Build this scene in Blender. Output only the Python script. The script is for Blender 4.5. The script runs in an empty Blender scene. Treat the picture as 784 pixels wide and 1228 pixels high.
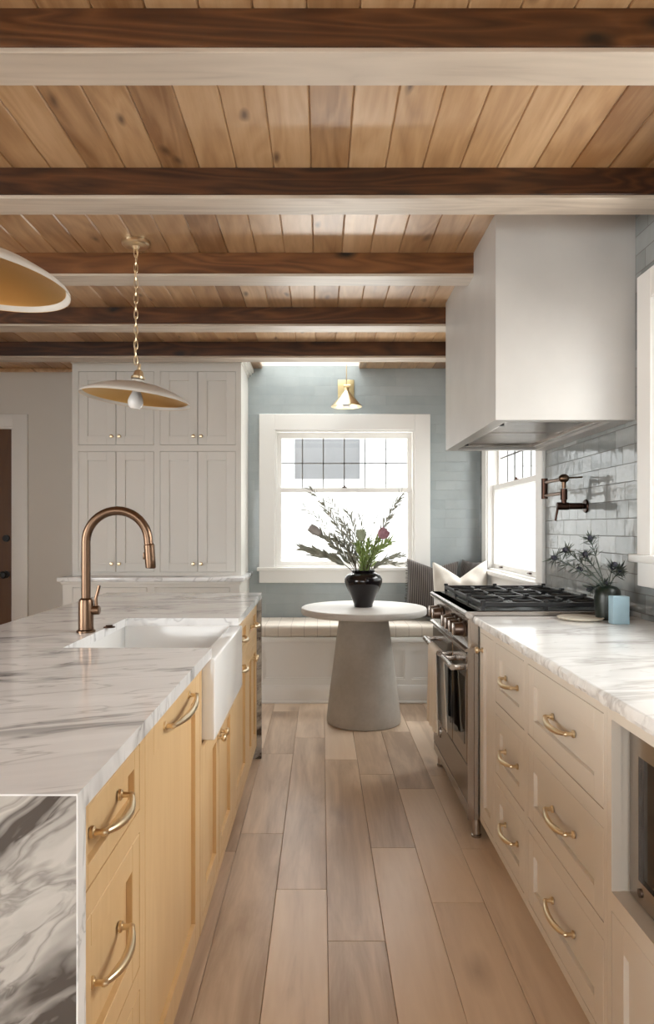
import bpy, bmesh, math, random
from mathutils import Vector, Matrix
R = math.radians
C = bpy.context.scene.collection
sc = bpy.context.scene
ORG = {}

# ------------------------------------------------------------------ helpers
def W(u, w, z): return (u, w, z)                       # world
def FX(x0): return lambda u, w, z: (x0 + w, u, z)      # face looking to +X, u = Y
def FNX(x0): return lambda u, w, z: (x0 - w, u, z)     # face looking to -X, u = Y
def FNY(y0): return lambda u, w, z: (u, y0 - w, z)     # face looking to -Y, u = X

class MB:
    def __init__(s, m=W):
        s.bm = bmesh.new(); s.m = m
        s.lay = s.bm.loops.layers.float_color.new('rnd')
    def faces_from(s, vs, fs, rnd=None):
        bv = [s.bm.verts.new(v) for v in vs]
        out = []
        for f in fs:
            try: out.append(s.bm.faces.new([bv[i] for i in f]))
            except ValueError: pass
        if rnd is not None:
            for f in out:
                for l in f.loops: l[s.lay] = (rnd, (rnd*7.31) % 1, (rnd*3.77) % 1, 1)
        return bv, out
    def box(s, u0, u1, w0, w1, z0, z1, bev=0, seg=2, rnd=None):
        p = [s.m(u, w, z) for z in (z0, z1) for w in (w0, w1) for u in (u0, u1)]
        bv, fs = s.faces_from(p, [(0,1,3,2), (4,5,7,6), (0,1,5,4), (2,3,7,6), (0,2,6,4), (1,3,7,5)], rnd)
        if bev > 0:
            es = list({e for f in fs for e in f.edges})
            bmesh.ops.recalc_face_normals(s.bm, faces=fs)
            bmesh.ops.bevel(s.bm, geom=es, offset=bev, segments=seg, affect='EDGES', profile=.5)
        return s
    def frame(s, rect, holes, w0, w1):
        U = sorted({rect[0], rect[1]} | {min(max(h[i], rect[0]), rect[1]) for h in holes for i in (0, 1)})
        Z = sorted({rect[2], rect[3]} | {min(max(h[i], rect[2]), rect[3]) for h in holes for i in (2, 3)})
        inh = lambda u, z: any(h[0] < u < h[1] and h[2] < z < h[3] for h in holes)
        for i in range(len(U)-1):
            j = 0
            while j < len(Z)-1:
                cu = (U[i]+U[i+1])/2
                if inh(cu, (Z[j]+Z[j+1])/2): j += 1; continue
                k = j
                while k+1 < len(Z)-1 and not inh(cu, (Z[k+1]+Z[k+2])/2): k += 1
                s.box(U[i], U[i+1], w0, w1, Z[j], Z[k+1]); j = k+1
        return s
    def shaker(s, u0, u1, z0, z1, t=.02, f=.06, g=.002, rec=.012):
        u0 += g; u1 -= g; z0 += g; z1 -= g
        b = .0012
        s.box(u0, u0+f, -t, 0, z0, z1, b, 1); s.box(u1-f, u1, -t, 0, z0, z1, b, 1)
        s.box(u0+f, u1-f, -t, 0, z0, z0+f, b, 1); s.box(u0+f, u1-f, -t, 0, z1-f, z1, b, 1)
        s.box(u0+f*.9, u1-f*.9, -t, -rec, z0+f*.9, z1-f*.9)
        return s
    def tube(s, pts, r, seg=12, cap=True):
        P = [Vector(s.m(*p)) for p in pts]
        n = len(P); rs = r if isinstance(r, (list, tuple)) else [r]*n
        rings = []; prev = None
        for i, p in enumerate(P):
            t = (P[min(i+1, n-1)] - P[max(i-1, 0)])
            t = t.normalized() if t.length > 1e-9 else Vector((0, 0, 1))
            if prev is None:
                a = Vector((0, 0, 1)) if abs(t.z) < .9 else Vector((1, 0, 0))
                x = t.cross(a).normalized()
            else:
                x = prev - t*prev.dot(t); x.normalize()
            prev = x; y = t.cross(x)
            rings.append([s.bm.verts.new(p + (x*math.cos(2*math.pi*k/seg) + y*math.sin(2*math.pi*k/seg))*max(rs[i], 1e-5)) for k in range(seg)])
        for i in range(n-1):
            for k in range(seg):
                s.bm.faces.new((rings[i][k], rings[i][(k+1) % seg], rings[i+1][(k+1) % seg], rings[i+1][k]))
        if cap:
            s.bm.faces.new(rings[0][::-1]); s.bm.faces.new(rings[-1])
        return s
    def cyl(s, a, b, r, seg=24): return s.tube([a, b], r, seg)
    def lathe(s, prof, o=(0, 0, 0), seg=48, M=None, close=False):
        M = M or Matrix.Identity(4); o = Vector(o); rings = []
        for (r, z) in prof:
            if r < 1e-6: rings.append([s.bm.verts.new(o + (M @ Vector((0, 0, z))))])
            else: rings.append([s.bm.verts.new(o + (M @ Vector((r*math.cos(2*math.pi*k/seg), r*math.sin(2*math.pi*k/seg), z)))) for k in range(seg)])
        if close: rings.append(rings[0])
        for a, b in zip(rings, rings[1:]):
            for k in range(seg):
                q = [a[k % len(a)], a[(k+1) % len(a)], b[(k+1) % len(b)], b[k % len(b)]]
                u = []
                for v in q:
                    if v not in u: u.append(v)
                if len(u) > 2:
                    try: s.bm.faces.new(u)
                    except ValueError: pass
        return s
    def ball(s, c, r, sx=1, sy=1, sz=1, M=None, seg=16):
        prof = [(r*math.sin(math.pi*i/seg), -r*math.cos(math.pi*i/seg)) for i in range(seg+1)]
        S = Matrix.Diagonal((sx, sy, sz, 1))
        return s.lathe(prof, c, seg*2, (M @ S) if M else S)
    def build(s, name, mat, parent=None, angle=35, smooth=True, recalc=True):
        if recalc: bmesh.ops.recalc_face_normals(s.bm, faces=s.bm.faces)
        o = ORG.get(parent, Vector((0, 0, 0)))
        for v in s.bm.verts: v.co -= o
        lim = R(angle)
        for e in s.bm.edges:
            e.smooth = len(e.link_faces) == 2 and e.calc_face_angle(9) < lim
        for f in s.bm.faces: f.smooth = smooth
        me = bpy.data.meshes.new(name); s.bm.to_mesh(me); s.bm.free()
        me.materials.append(mat)
        ob = bpy.data.objects.new(name, me); C.objects.link(ob)
        if parent: ob.parent = parent; ORG[ob] = o
        return ob

def tag(o, label=None, cat=None, group=None, kind=None):
    if label: o['label'] = label
    if cat: o['category'] = cat
    if group: o['group'] = group
    if kind: o['kind'] = kind
    return o
def thing(name, loc, label=None, cat=None, group=None, kind=None):
    o = bpy.data.objects.new(name, None); C.objects.link(o)
    o.empty_display_size = .05; o.location = loc; ORG[o] = Vector(loc)
    return tag(o, label, cat, group, kind)
def dup(root, loc, label=None):
    r = root.copy(); C.objects.link(r); r.location = loc
    if label: r['label'] = label
    def rec(src, dst):
        for ch in list(src.children):
            c = ch.copy(); C.objects.link(c); c.parent = dst; rec(ch, c)
    rec(root, r)
    return r

# ------------------------------------------------------------------ materials
class NT:
    def __init__(s, name):
        s.mat = bpy.data.materials.new(name); s.mat.use_nodes = True
        s.t = s.mat.node_tree; s.n = s.t.nodes; s.l = s.t.links
        s.bsdf = s.n['Principled BSDF']; s.out = s.n['Material Output']
        s.tc = s.n.new('ShaderNodeTexCoord').outputs['Object']
    def new(s, typ, ins=None, **kw):
        n = s.n.new(typ)
        for k, v in kw.items(): setattr(n, k, v)
        for k, v in (ins or {}).items(): s.set(n.inputs[k], v)
        return n
    def set(s, inp, v):
        if isinstance(v, bpy.types.NodeSocket): s.l.new(v, inp)
        else: inp.default_value = v
    def math(s, op, a, b=0.0, clamp=False):
        n = s.new('ShaderNodeMath', {0: a, 1: b}, operation=op); n.use_clamp = clamp
        return n.outputs[0]
    def mapping(s, vec, scale=(1, 1, 1), rot=(0, 0, 0), loc=(0, 0, 0)):
        return s.new('ShaderNodeMapping', {'Vector': vec, 'Scale': scale, 'Rotation': rot, 'Location': loc}).outputs[0]
    def noise(s, vec, scale, detail=3, rough=.5, dist=0.0):
        return s.new('ShaderNodeTexNoise', {'Vector': vec, 'Scale': scale, 'Detail': detail, 'Roughness': rough, 'Distortion': dist}).outputs['Fac']
    def ramp(s, fac, stops):
        n = s.new('ShaderNodeValToRGB', {'Fac': fac}); cr = n.color_ramp
        while len(cr.elements) < len(stops): cr.elements.new(.5)
        for e, (p, c) in zip(cr.elements, stops):
            e.position = p; e.color = (*c, 1) if not isinstance(c, float) else (c, c, c, 1)
        return n.outputs['Color']
    def mix(s, fac, a, b, blend='MIX'):
        n = s.new('ShaderNodeMix', data_type='RGBA', blend_type=blend)
        for i, v in ((0, fac), (6, a), (7, b)):
            if isinstance(v, tuple) and len(v) == 3: v = (*v, 1)
            s.set(n.inputs[i], v)
        return n.outputs[2]
    def bump(s, h, strength=.2, dist=.002):
        n = s.new('ShaderNodeBump', {'Height': h, 'Strength': strength, 'Distance': dist})
        s.l.new(n.outputs[0], s.bsdf.inputs['Normal']); return n.outputs[0]
    def done(s, color=None, rough=.5, metal=0.0, coat=0.0, coat_r=.1, spec=None, sheen=0.0):
        b = s.bsdf.inputs
        if color is not None: s.set(b['Base Color'], (*color, 1) if isinstance(color, tuple) and len(color) == 3 else color)
        s.set(b['Roughness'], rough); s.set(b['Metallic'], metal)
        s.set(b['Coat Weight'], coat); s.set(b['Coat Roughness'], coat_r)
        if spec is not None: s.set(b['Specular IOR Level'], spec)
        if sheen: s.set(b['Sheen Weight'], sheen)
        return s.mat

def paint(name, c, rough=.45, var=.03, scale=3, bump=0.0):
    m = NT(name); f = m.noise(m.tc, scale, 4)
    col = m.mix(m.math('MULTIPLY', f, 1.0), tuple(x*(1-var) for x in c), tuple(min(1, x*(1+var)) for x in c))
    if bump: m.bump(m.noise(m.tc, 60, 3), bump, .001)
    return m.done(col, rough)
def metal(name, c, rough=.25, var=.08):
    m = NT(name); f = m.noise(m.tc, 3, 1)
    return m.done(m.mix(f, tuple(x*.97 for x in c), c), rough, 1.0)
def wood(name, dark, mid, light, axis='Y', scale=1.0, rough=.35, coat=0.0, knots=0.0, coat_r=.15, fine=.25, knotcol=None, kscale=4.0, bands=.35, kr=(.04, .13)):
    m = NT(name)
    att = m.new('ShaderNodeAttribute', attribute_name='rnd').outputs['Color']
    sep = m.new('ShaderNodeSeparateColor', {0: att})
    off = m.new('ShaderNodeVectorMath', {0: att, 1: (37.0, 53.0, 71.0)}, operation='MULTIPLY').outputs[0]
    v = m.new('ShaderNodeVectorMath', {0: m.tc, 1: off}, operation='ADD').outputs[0]
    st = {'X': (.12, 1, 1), 'Y': (1, .12, 1), 'Z': (1, 1, .12)}[axis]
    st2 = tuple(.3 if x < 1 else 1 for x in st)
    vv = m.mapping(v, tuple(x*scale for x in st))
    # knots bend the grain
    sx = m.new('ShaderNodeSeparateXYZ', {0: v}); ia = 'XYZ'.index(axis); oth = [i for i in range(3) if i != ia]
    kv = m.new('ShaderNodeCombineXYZ', {0: m.math('MULTIPLY', sx.outputs[ia], .42), 1: m.math('ADD', sx.outputs[oth[0]], sx.outputs[oth[1]])}).outputs[0]
    nz = m.new('ShaderNodeTexNoise', {'Vector': kv, 'Scale': 9.0, 'Detail': 2}).outputs['Color']
    kv = m.new('ShaderNodeVectorMath', {0: kv, 1: m.new('ShaderNodeVectorMath', {0: nz, 1: (.05, .05, 0)}, operation='MULTIPLY').outputs[0]}, operation='ADD').outputs[0]
    vor = m.new('ShaderNodeTexVoronoi', {'Vector': kv, 'Scale': kscale, 'Randomness': 1.0}, voronoi_dimensions='2D')
    kd = vor.outputs['Distance']
    big = m.noise(vv, 5, 5, .6, .8)
    rings = m.new('ShaderNodeTexNoise', {'Vector': vv, 'Scale': 3.0, 'Detail': 2, 'Distortion': 1.0}).outputs['Fac']
    rings = m.math('ADD', rings, m.math('MULTIPLY', m.math('POWER', kd, .6), .35*knots))
    band = m.math('FRACT', m.math('MULTIPLY', rings, 9.0))
    band = m.math('ABSOLUTE', m.math('SUBTRACT', band, .5))
    fin = m.noise(m.mapping(v, tuple(x*scale*(.5 if x < 1 else 1) for x in st)), 60, 2, .6)
    f = m.math('ADD', m.math('MULTIPLY', big, .75), m.math('MULTIPLY', band, bands))
    f = m.math('ADD', f, m.math('MULTIPLY', m.math('SUBTRACT', fin, .5), fine))
    f = m.math('ADD', f, m.math('MULTIPLY', m.math('SUBTRACT', sep.outputs[0], .5), .38))
    col = m.ramp(f, [(.2, dark), (.48, mid), (.8, light)])
    if knots > 0:
        k = m.ramp(kd, [(kr[0], 1.0), (kr[1], 0.0)])
        k = m.math('MULTIPLY', k, knots)
        col = m.mix(k, col, knotcol or tuple(x*.35 for x in dark))
    m.bump(m.math('ADD', fin, band), .08, .001)
    return m.done(col, rough, 0, coat, coat_r)
def marble(name, base, veincol, scale=1.0, rot=0.0, stretch=(1, 1, 1), width=.05, strength=.8, rough=.12, cloud=.3, loc=(0, 0, 0), base_var=.9, side=False):
    m = NT(name)
    v = m.mapping(m.mapping(m.tc, (1, 1, 1), (0, R(rot) if side else 0, 0 if side else R(rot))), stretch, (0, 0, 0), loc)
    w = m.new('ShaderNodeTexNoise', {'Vector': v, 'Scale': 1.6*scale, 'Detail': 4}).outputs['Color']
    w = m.new('ShaderNodeVectorMath', {0: w, 1: (.55, .55, .55)}, operation='MULTIPLY').outputs[0]
    v2 = m.new('ShaderNodeVectorMath', {0: v, 1: w}, operation='ADD').outputs[0]
    def ridge(sc_, wd, seed):
        n = m.noise(m.mapping(v2, loc=(seed, seed*2, 0)), sc_*scale, 4, .5, .3)
        a = m.math('ABSOLUTE', m.math('SUBTRACT', n, .5))
        return m.ramp(a, [(0.0, 1.0), (wd*.35, .55), (wd, 0.0)])
    r1 = ridge(1.3, width, 0.0); r2 = ridge(3.1, width*.6, 7.7)
    cl = m.ramp(m.noise(v2, 1.7*scale, 5, .6), [(.42, 0.0), (.72, 1.0)])
    mod = m.ramp(m.noise(m.mapping(v, loc=(3, 9, 1)), 1.1*scale, 2), [(.38, .15), (.62, 1.0)])
    f = m.math('ADD', m.math('MULTIPLY', r1, mod), m.math('MULTIPLY', r2, .45), True)
    f = m.math('ADD', m.math('MULTIPLY', f, strength), m.math('MULTIPLY', cl, cloud), True)
    col = m.mix(f, base, veincol)
    return m.done(col, rough, 0, 0.0)
def tile(name, ax, c1, c2, mortar, bw, bh, rough=.1, wob=.35, off=(0, 0), spread=.5, mw=.0016):
    m = NT(name)
    s = m.new('ShaderNodeSeparateXYZ', {0: m.tc})
    u = m.math('ADD', s.outputs[ax], off[0]); z = m.math('ADD', s.outputs[2], off[1])
    v = m.new('ShaderNodeCombineXYZ', {0: u, 1: z}).outputs[0]
    b = m.new('ShaderNodeTexBrick', {'Vector': v, 'Color1': (0, 0, 0, 1), 'Color2': (1, 1, 1, 1), 'Mortar': (0, 0, 0, 1), 'Scale': 1.0,
              'Mortar Size': mw, 'Mortar Smooth': .3, 'Brick Width': bw, 'Row Height': bh, 'Bias': 0.0})
    b.offset = .5; b.squash = .62; b.squash_frequency = 3
    wob_n = m.noise(m.tc, 9, 3, .5)
    f = m.math('ADD', m.math('MULTIPLY', b.outputs['Color'], spread), m.math('MULTIPLY', wob_n, 1-spread))
    col = m.mix(f, c1, c2)
    col = m.mix(b.outputs['Fac'], col, mortar)
    # per-tile tilt: height ramps across each tile by its random value, plus hand-made ripples
    rip = m.noise(m.tc, 16, 2, .45)
    tl = m.math('MULTIPLY', m.math('SUBTRACT', b.outputs['Color'], .5), m.math('MULTIPLY', m.math('ADD', u, m.math('MULTIPLY', z, 1.7)), .022))
    h = m.math('ADD', m.math('MULTIPLY', rip, .0035), tl)
    h = m.math('SUBTRACT', h, m.math('MULTIPLY', b.outputs['Fac'], .0015))
    m.bump(h, wob, 1.0)
    r = m.math('ADD', m.math('MULTIPLY', b.outputs['Fac'], .5), rough)
    return m.done(col, r, 0, 0)

M_ = {}
M_['cab_white'] = paint('pantry_paint', (.70, .675, .63), .4)
M_['trim_white'] = paint('trim_paint', (.82, .805, .775), .38)
M_['wall_paint'] = paint('wall_paint', (.68, .65, .60), .7, .02)
M_['cab_cream'] = paint('cream_paint', (.70, .635, .55), .35, .02)
M_['plaster'] = paint('limewash_plaster', (.50, .48, .455), .42, .14, 4, .15)
M_['ceil_wood'] = wood('ceiling_pine', (.25, .12, .045), (.48, .29, .145), (.68, .47, .28), 'Y', 1.3, .34, .35, .9, .3, .16, (.09, .04, .015), 3.6, .22, (.012, .07))
M_['beam_wood'] = wood('beam_pine', (.028, .009, .003), (.088, .031, .010), (.20, .08, .026), 'X', 1.8, .38, .15, 1.0, .35, .12, (.005, .003, .002), 3.0, .5, (.02, .085))
M_['beam_pale'] = wood('beam_pale_underside', (.36, .29, .23), (.52, .44, .36), (.60, .51, .42), 'X', 1.8, .4, .15, .3, .3, .1, (.26, .19, .14), 2.5, .4, (.02, .08))
M_['floor_wood'] = wood('floor_oak', (.40, .275, .18), (.68, .52, .38), (.80, .64, .485), 'Y', 1.6, .33, .3, .55, .30, .10, (.24, .15, .10), 2.2, .10, (.0, .12))
M_['island_wood'] = wood('honey_maple', (.54, .34, .155), (.62, .41, .20), (.68, .47, .245), 'Z', 1.6, .4, .1, 0, .3, .1)
M_['door_wood'] = wood('walnut_door', (.045, .018, .008), (.09, .035, .014), (.13, .055, .02), 'Z', 1, .35, .2, 0)
M_['marble'] = marble('white_marble', (.88, .885, .89), (.24, .24, .245), 1.5, -20, (.5, 2.0, 1), .045, .85, .1, .22)
M_['marble_r'] = marble('white_marble_long', (.84, .835, .82), (.38, .35, .33), 1.7, -12, (.5, 2.4, 1), .045, .6, .12, .18, (4, 2, 0))
M_['marble_shaded'] = marble('marble_waterfall_shaded', (.52, .495, .46), (.07, .058, .05), 2.6, 35, (.55, 1, 1.6), .10, 1.0, .14, .40, (2.1, 0, .7), side=True)  # countertop stone with the waterfall's shade put into a darker base
M_['tile_back'] = tile('blue_zellige', 0, (.31, .355, .365), (.43, .47, .475), (.36, .39, .40), .26, .0755, .13, .5, (.05, .01), .35, .0008)
M_['tile_right'] = tile('grey_zellige', 1, (.17, .185, .185), (.40, .415, .41), (.10, .09, .085), .185, .0755, .07, .6, (.03, .045), .6)
M_['brass'] = metal('aged_brass', (.78, .63, .42), .3)
M_['brass_pale'] = metal('pale_brass', (.80, .68, .46), .3)
M_['bronze'] = metal('brushed_bronze', (.17, .105, .068), .3)
M_['bronze_dark'] = metal('dark_copper', (.065, .035, .026), .33)
M_['steel'] = metal('stainless', (.46, .415, .375), .26)
M_['door_steel'] = metal('oven_door_steel', (.27, .23, .20), .22)
M_['backplate_brass'] = metal('satin_brass', (.60, .50, .28), .45)
M_['steel_dark'] = metal('knob_steel', (.16, .12, .10), .3)
M_['iron'] = paint('cast_iron', (.012, .012, .013), .4, .2)
M_['black'] = paint('black_enamel', (.01, .01, .01), .3, .1)
M_['dglass'] = paint('dark_oven_glass', (.012, .009, .007), .06, .1)
M_['porcelain'] = paint('porcelain', (.80, .80, .79), .08, .01)
M_['gold_leaf'] = metal('gold_leaf_lining', (.80, .52, .20), .35, .3)
M_['enamel'] = paint('grey_enamel', (.62, .59, .54), .4, .02)
M_['bulb'] = paint('opal_bulb', (.8, .78, .76), .2, .01)
M_['vase'] = paint('black_glaze', (.006, .004, .005), .1, .2)
M_['green_glaze'] = paint('dark_green_glaze', (.006, .011, .007), .35, .3, 12)
M_['blue_box'] = paint('blue_card', (.30, .43, .50), .6, .05, 30)
M_['plate'] = paint('stone_plate', (.60, .55, .46), .5, .1, 20)
M_['leaf_grey'] = paint('grey_green_leaf', (.30, .30, .24), .6, .3, 15)
M_['leaf_green'] = paint('green_leaf', (.27, .36, .11), .5, .4, 15)
M_['stem'] = paint('brown_stem', (.09, .07, .045), .7, .2)
M_['thistle_leaf'] = paint('thistle_bract', (.05, .065, .052), .6, .3, 20)
M_['thistle_head'] = paint('thistle_cone', (.018, .018, .03), .7, .4, 60)
M_['pink'] = paint('pink_protea', (.42, .22, .26), .7, .3, 40)
M_['greyhead'] = paint('grey_protea', (.44, .40, .37), .8, .3, 60)
M_['greenhead'] = paint('green_protea', (.42, .46, .32), .8, .3, 60)
M_['rubber'] = paint('black_rubber', (.02, .02, .02), .6)
M_['lead'] = paint('grey_muntin', (.14, .135, .125), .5)
M_['siding'] = paint('white_siding', (.80, .80, .80), .6, .01)
M_['ground'] = paint('pale_gravel', (.45, .44, .42), .9, .2, 30)
M_['grey_glass'] = paint('neighbour_glass', (.15, .15, .155), .3, .1)
M_['dark_void'] = paint('toe_shadow', (.06, .045, .035), .8)
def concrete():
    m = NT('cast_concrete'); f = m.noise(m.tc, 4, 6, .65); g = m.noise(m.tc, 45, 3)
    f = m.math('ADD', m.math('MULTIPLY', f, .8), m.math('MULTIPLY', g, .2))
    c = m.ramp(f, [(.3, (.40, .375, .335)), (.7, (.54, .515, .475))]); m.bump(g, .15, .002)
    return m.done(c, .6)
M_['concrete'] = concrete()
def concrete_top():
    m = NT('cast_concrete_top'); f = m.noise(m.tc, 5, 5, .6)
    return m.done(m.ramp(f, [(.3, (.60, .575, .54)), (.7, (.68, .66, .63))]), .45)
M_['concrete_top'] = concrete_top()
def glass():
    m = NT('window_glass'); n, l = m.n, m.l
    n.remove(m.bsdf)
    tr = m.new('ShaderNodeBsdfTransparent', {'Color': (.97, .98, .98, 1)}); gl = m.new('ShaderNodeBsdfGlossy', {'Roughness': .02})
    lw = m.new('ShaderNodeLayerWeight', {'Blend': .5}).outputs['Facing']
    fr = m.math('ADD', m.math('MULTIPLY', m.math('POWER', lw, 5.0), .6), .03); mx = m.new('ShaderNodeMixShader', {0: fr, 1: tr.outputs[0], 2: gl.outputs[0]})
    l.new(mx.outputs[0], m.out.inputs[0]); return m.mat
M_['glass'] = glass()
def plaid():
    m = NT('cream_windowpane_check'); s = m.new('ShaderNodeSeparateXYZ', {0: m.tc})
    def line(o, per, w, sh=0):
        f = m.math('FRACT', m.math('DIVIDE', m.math('ADD', s.outputs[o], sh+50), per))
        return m.math('LESS_THAN', f, w)
    f = m.math('MAXIMUM', line(0, .095, .045), line(1, .095, .05))
    f = m.math('MULTIPLY', f, .55)
    c = m.mix(f, (.66, .60, .52), (.26, .20, .16)); m.bump(m.noise(m.tc, 300, 2), .3, .001)
    return m.done(c, .9, sheen=.2)
M_['plaid'] = plaid()
def stripe():
    m = NT('charcoal_ticking'); s = m.new('ShaderNodeSeparateXYZ', {0: m.tc})
    f = m.math('FRACT', m.math('MULTIPLY', s.outputs[0], 62)); f = m.math('LESS_THAN', f, .32)
    c = m.mix(f, (.050, .040, .036), (.17, .145, .13)); return m.done(c, .95, sheen=.2)
M_['stripe'] = stripe()
def linen(name, c, sc_=240):
    m = NT(name); n = m.noise(m.mapping(m.tc, (1, 1, .3)), sc_, 2); m.bump(n, .4, .0015)
    return m.done(m.mix(n, tuple(x*.85 for x in c), c), .95, sheen=.2)
M_['linen'] = linen('cream_linen', (.72, .67, .60)); M_['towel'] = linen('flax_towel', (.82, .77, .69))

# ------------------------------------------------------------------ camera
H = 1.274; FPX = 840.0
cd = bpy.data.cameras.new('camera'); cam = bpy.data.objects.new('camera', cd); C.objects.link(cam)
cam.location = (0, 0, H); cam.rotation_euler = (R(90), 0, 0)
cd.sensor_width = 36; cd.sensor_fit = 'AUTO'; cd.lens = FPX/1228*36
cd.shift_x = (392-385)/1228; cd.shift_y = (633-614)/1228
cd.clip_start = .02
sc.camera = cam

# ------------------------------------------------------------------ room shell
XR, YB, XL, YN = 1.27, 5.60, -3.6, -2.6
ZC = 2.547
def struct(o, label=None, cat=None): return tag(o, label, cat, None, 'structure')
W1 = (-.37, .745, .96, 2.056)                         # back window opening (x, z)
W2 = (4.09, 5.33, .96, 2.056)                         # right far (y, z)
W3 = (1.35, 2.66, 1.17, 2.15)                         # right near (y, z)
D1 = (-3.22, -2.46, 0, 2.08)
W4 = (-1.2, 1.6, .5, 2.25)                            # left wall
W5 = (-2.6, .6, .6, 2.2)                              # rear wall
XT = -.60
def wall(name, mapf, rect, holes, mat, label, th=.14):
    mb = MB(mapf); mb.frame(rect, holes, -th, 0)
    return struct(mb.build(name, M_[mat]), label, 'wall')
wall('wall_back', FNY(YB), (XL, XT, 0, 2.60), [D1], 'wall_paint', 'warm white painted back wall between the brown door and the pantry cabinet')
wall('wall_back_tile', FNY(YB), (XT, XR, 0, 2.5675), [W1], 'tile_back', 'pale blue glazed tile wall around the window over the bench')
wall('wall_right', FNX(XR), (YN, YB+.14, 0, 2.60), [W2, W3], 'tile_right', 'glossy grey tile wall behind the range and the counter')
wall('wall_left', FX(XL), (YN, YB, 0, 2.60), [W4], 'wall_paint', 'warm white wall on the far side of the island')
wall('wall_near', lambda u, w, z: (u, YN+w, z), (XL-.14, XR+.14, 0, 2.60), [W5], 'wall_paint', 'warm white wall behind the viewer')
# floor planks
rnd = random.Random(5)
fl = MB()
known = {0: 2.16, -1: 2.47, -2: 2.92, 1: 2.79, 2: 2.38, 3: 2.78}
known2 = {0: 3.85, -1: 4.25, -2: 3.95, 1: 3.62, 2: 3.42, 3: 3.6}
row = -21
while True:
    x0 = .02 + .178*row; x1 = x0 + .178
    if x0 >= XR: break
    if x1 > XL:
        if row in known: js = [known[row]-1.5-rnd.random()*.3, known[row], known2[row]]
        else: js = [YN + rnd.random()*1.3]
        while js[0] - 1.6 > YN: js.insert(0, js[0]-1.1-rnd.random()*.6)
        while js[-1] < YB: js.append(js[-1] + .9 + rnd.random()*.8)
        js = [YN] + [j for j in js if YN+.1 < j < YB-.1] + [YB]
        for a, b in zip(js, js[1:]):
            fl.box(max(x0, XL)+.0006, min(x1, XR)-.0006, a+.0006, b-.0006, -.02, 0, .0012, 1, rnd=rnd.random())
    row += 1
fl.box(XL-.14, XR+.14, YN-.14, YB+.14, -.06, -.0201, rnd=.5)
struct(fl.build('floor', M_['floor_wood']), 'wide greyish oak plank floor', 'floor')
# ceiling boards, skylight hole
SK = (-.47, .30, 4.96, YB)
ce = MB(); k = -28
while True:
    x0 = -.036 + .1315*k; x1 = x0 + .1315
    if x0 >= XR: break
    a, b = max(x0, XL), min(x1, XR)
    if b > a+.01:
        segs = [(a, b, YN, YB)]
        if a < SK[1] and b > SK[0]:
            segs = [(a, b, YN, SK[2])]
            if b > SK[1]: segs.append((SK[1], b, SK[2], YB))
            if a < SK[0]: segs.append((a, SK[0], SK[2], YB))
        rv = rnd.random()
        for (p, q, r0, r1) in segs:
            if q-p > .012: ce.box(p+.0005, q-.0005, r0, r1, ZC, ZC+.02, .004, 1, rnd=rv)
    k += 1
struct(ce.build('ceiling', M_['ceil_wood']), 'knotty pine tongue and groove board ceiling', 'ceiling')
T = lambda u, w, z: (u, z, w)
up = MB(T); up.frame((XL-.14, XR+.14, YN-.14, YB+.14), [SK], ZC+.021, ZC+.12)
struct(up.build('ceiling_slab', M_['wall_paint']), 'roof deck above the pine boards', 'ceiling')
sh = MB()
sh.box(SK[0]-.03, SK[0], SK[2], YB, ZC+.12, 3.1); sh.box(SK[1], SK[1]+.03, SK[2], YB, ZC+.12, 3.1)
sh.box(SK[0]-.03, SK[1]+.03, SK[2]-.03, SK[2], ZC+.12, 3.1); sh.box(SK[0]-.03, SK[1]+.03, YB, YB+.14, ZC+.12, 3.1)
struct(sh.build('trim_1', M_['trim_white']), 'white skylight shaft lining above the window wall', 'skylight shaft')
g = MB(); g.box(SK[0]-.02, SK[1]+.02, SK[2]-.02, YB+.1, 3.10, 3.106)
struct(g.build('window_6', M_['glass']), 'skylight glass above the window wall', 'skylight')
t = MB(); t.box(XL, -1.83, YB-.018, YB, ZC-.03, ZC, .003)
struct(t.build('trim_2', M_['ceil_wood']), 'thin brown wood trim where white back wall meets ceiling', 'trim')
b = MB(); b.box(-2.33, -1.84, YB-.018, YB, 0, .13, .003)
struct(b.build('baseboard_back', M_['trim_white']), 'white baseboard on the back wall beside the pantry', 'baseboard')

# beams
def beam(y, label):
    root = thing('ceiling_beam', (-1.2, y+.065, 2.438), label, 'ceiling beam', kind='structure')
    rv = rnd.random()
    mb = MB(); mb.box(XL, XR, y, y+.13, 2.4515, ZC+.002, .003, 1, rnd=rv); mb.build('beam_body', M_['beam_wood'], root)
    mb = MB(); mb.box(XL, XR, y, y+.13, 2.438, 2.451, .002, 1, rnd=rnd.random()); mb.build('beam_underside', M_['beam_pale'], root)  # bottom slice of the beam, in a paler wood colour than the body
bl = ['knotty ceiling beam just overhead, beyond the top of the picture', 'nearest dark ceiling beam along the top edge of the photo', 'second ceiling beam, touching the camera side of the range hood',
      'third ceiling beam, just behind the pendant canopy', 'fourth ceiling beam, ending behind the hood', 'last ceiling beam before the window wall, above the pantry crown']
for y, l in zip((.945, 1.715, 2.475, 3.24, 4.04, 4.79), bl): beam(y, l)

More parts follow.
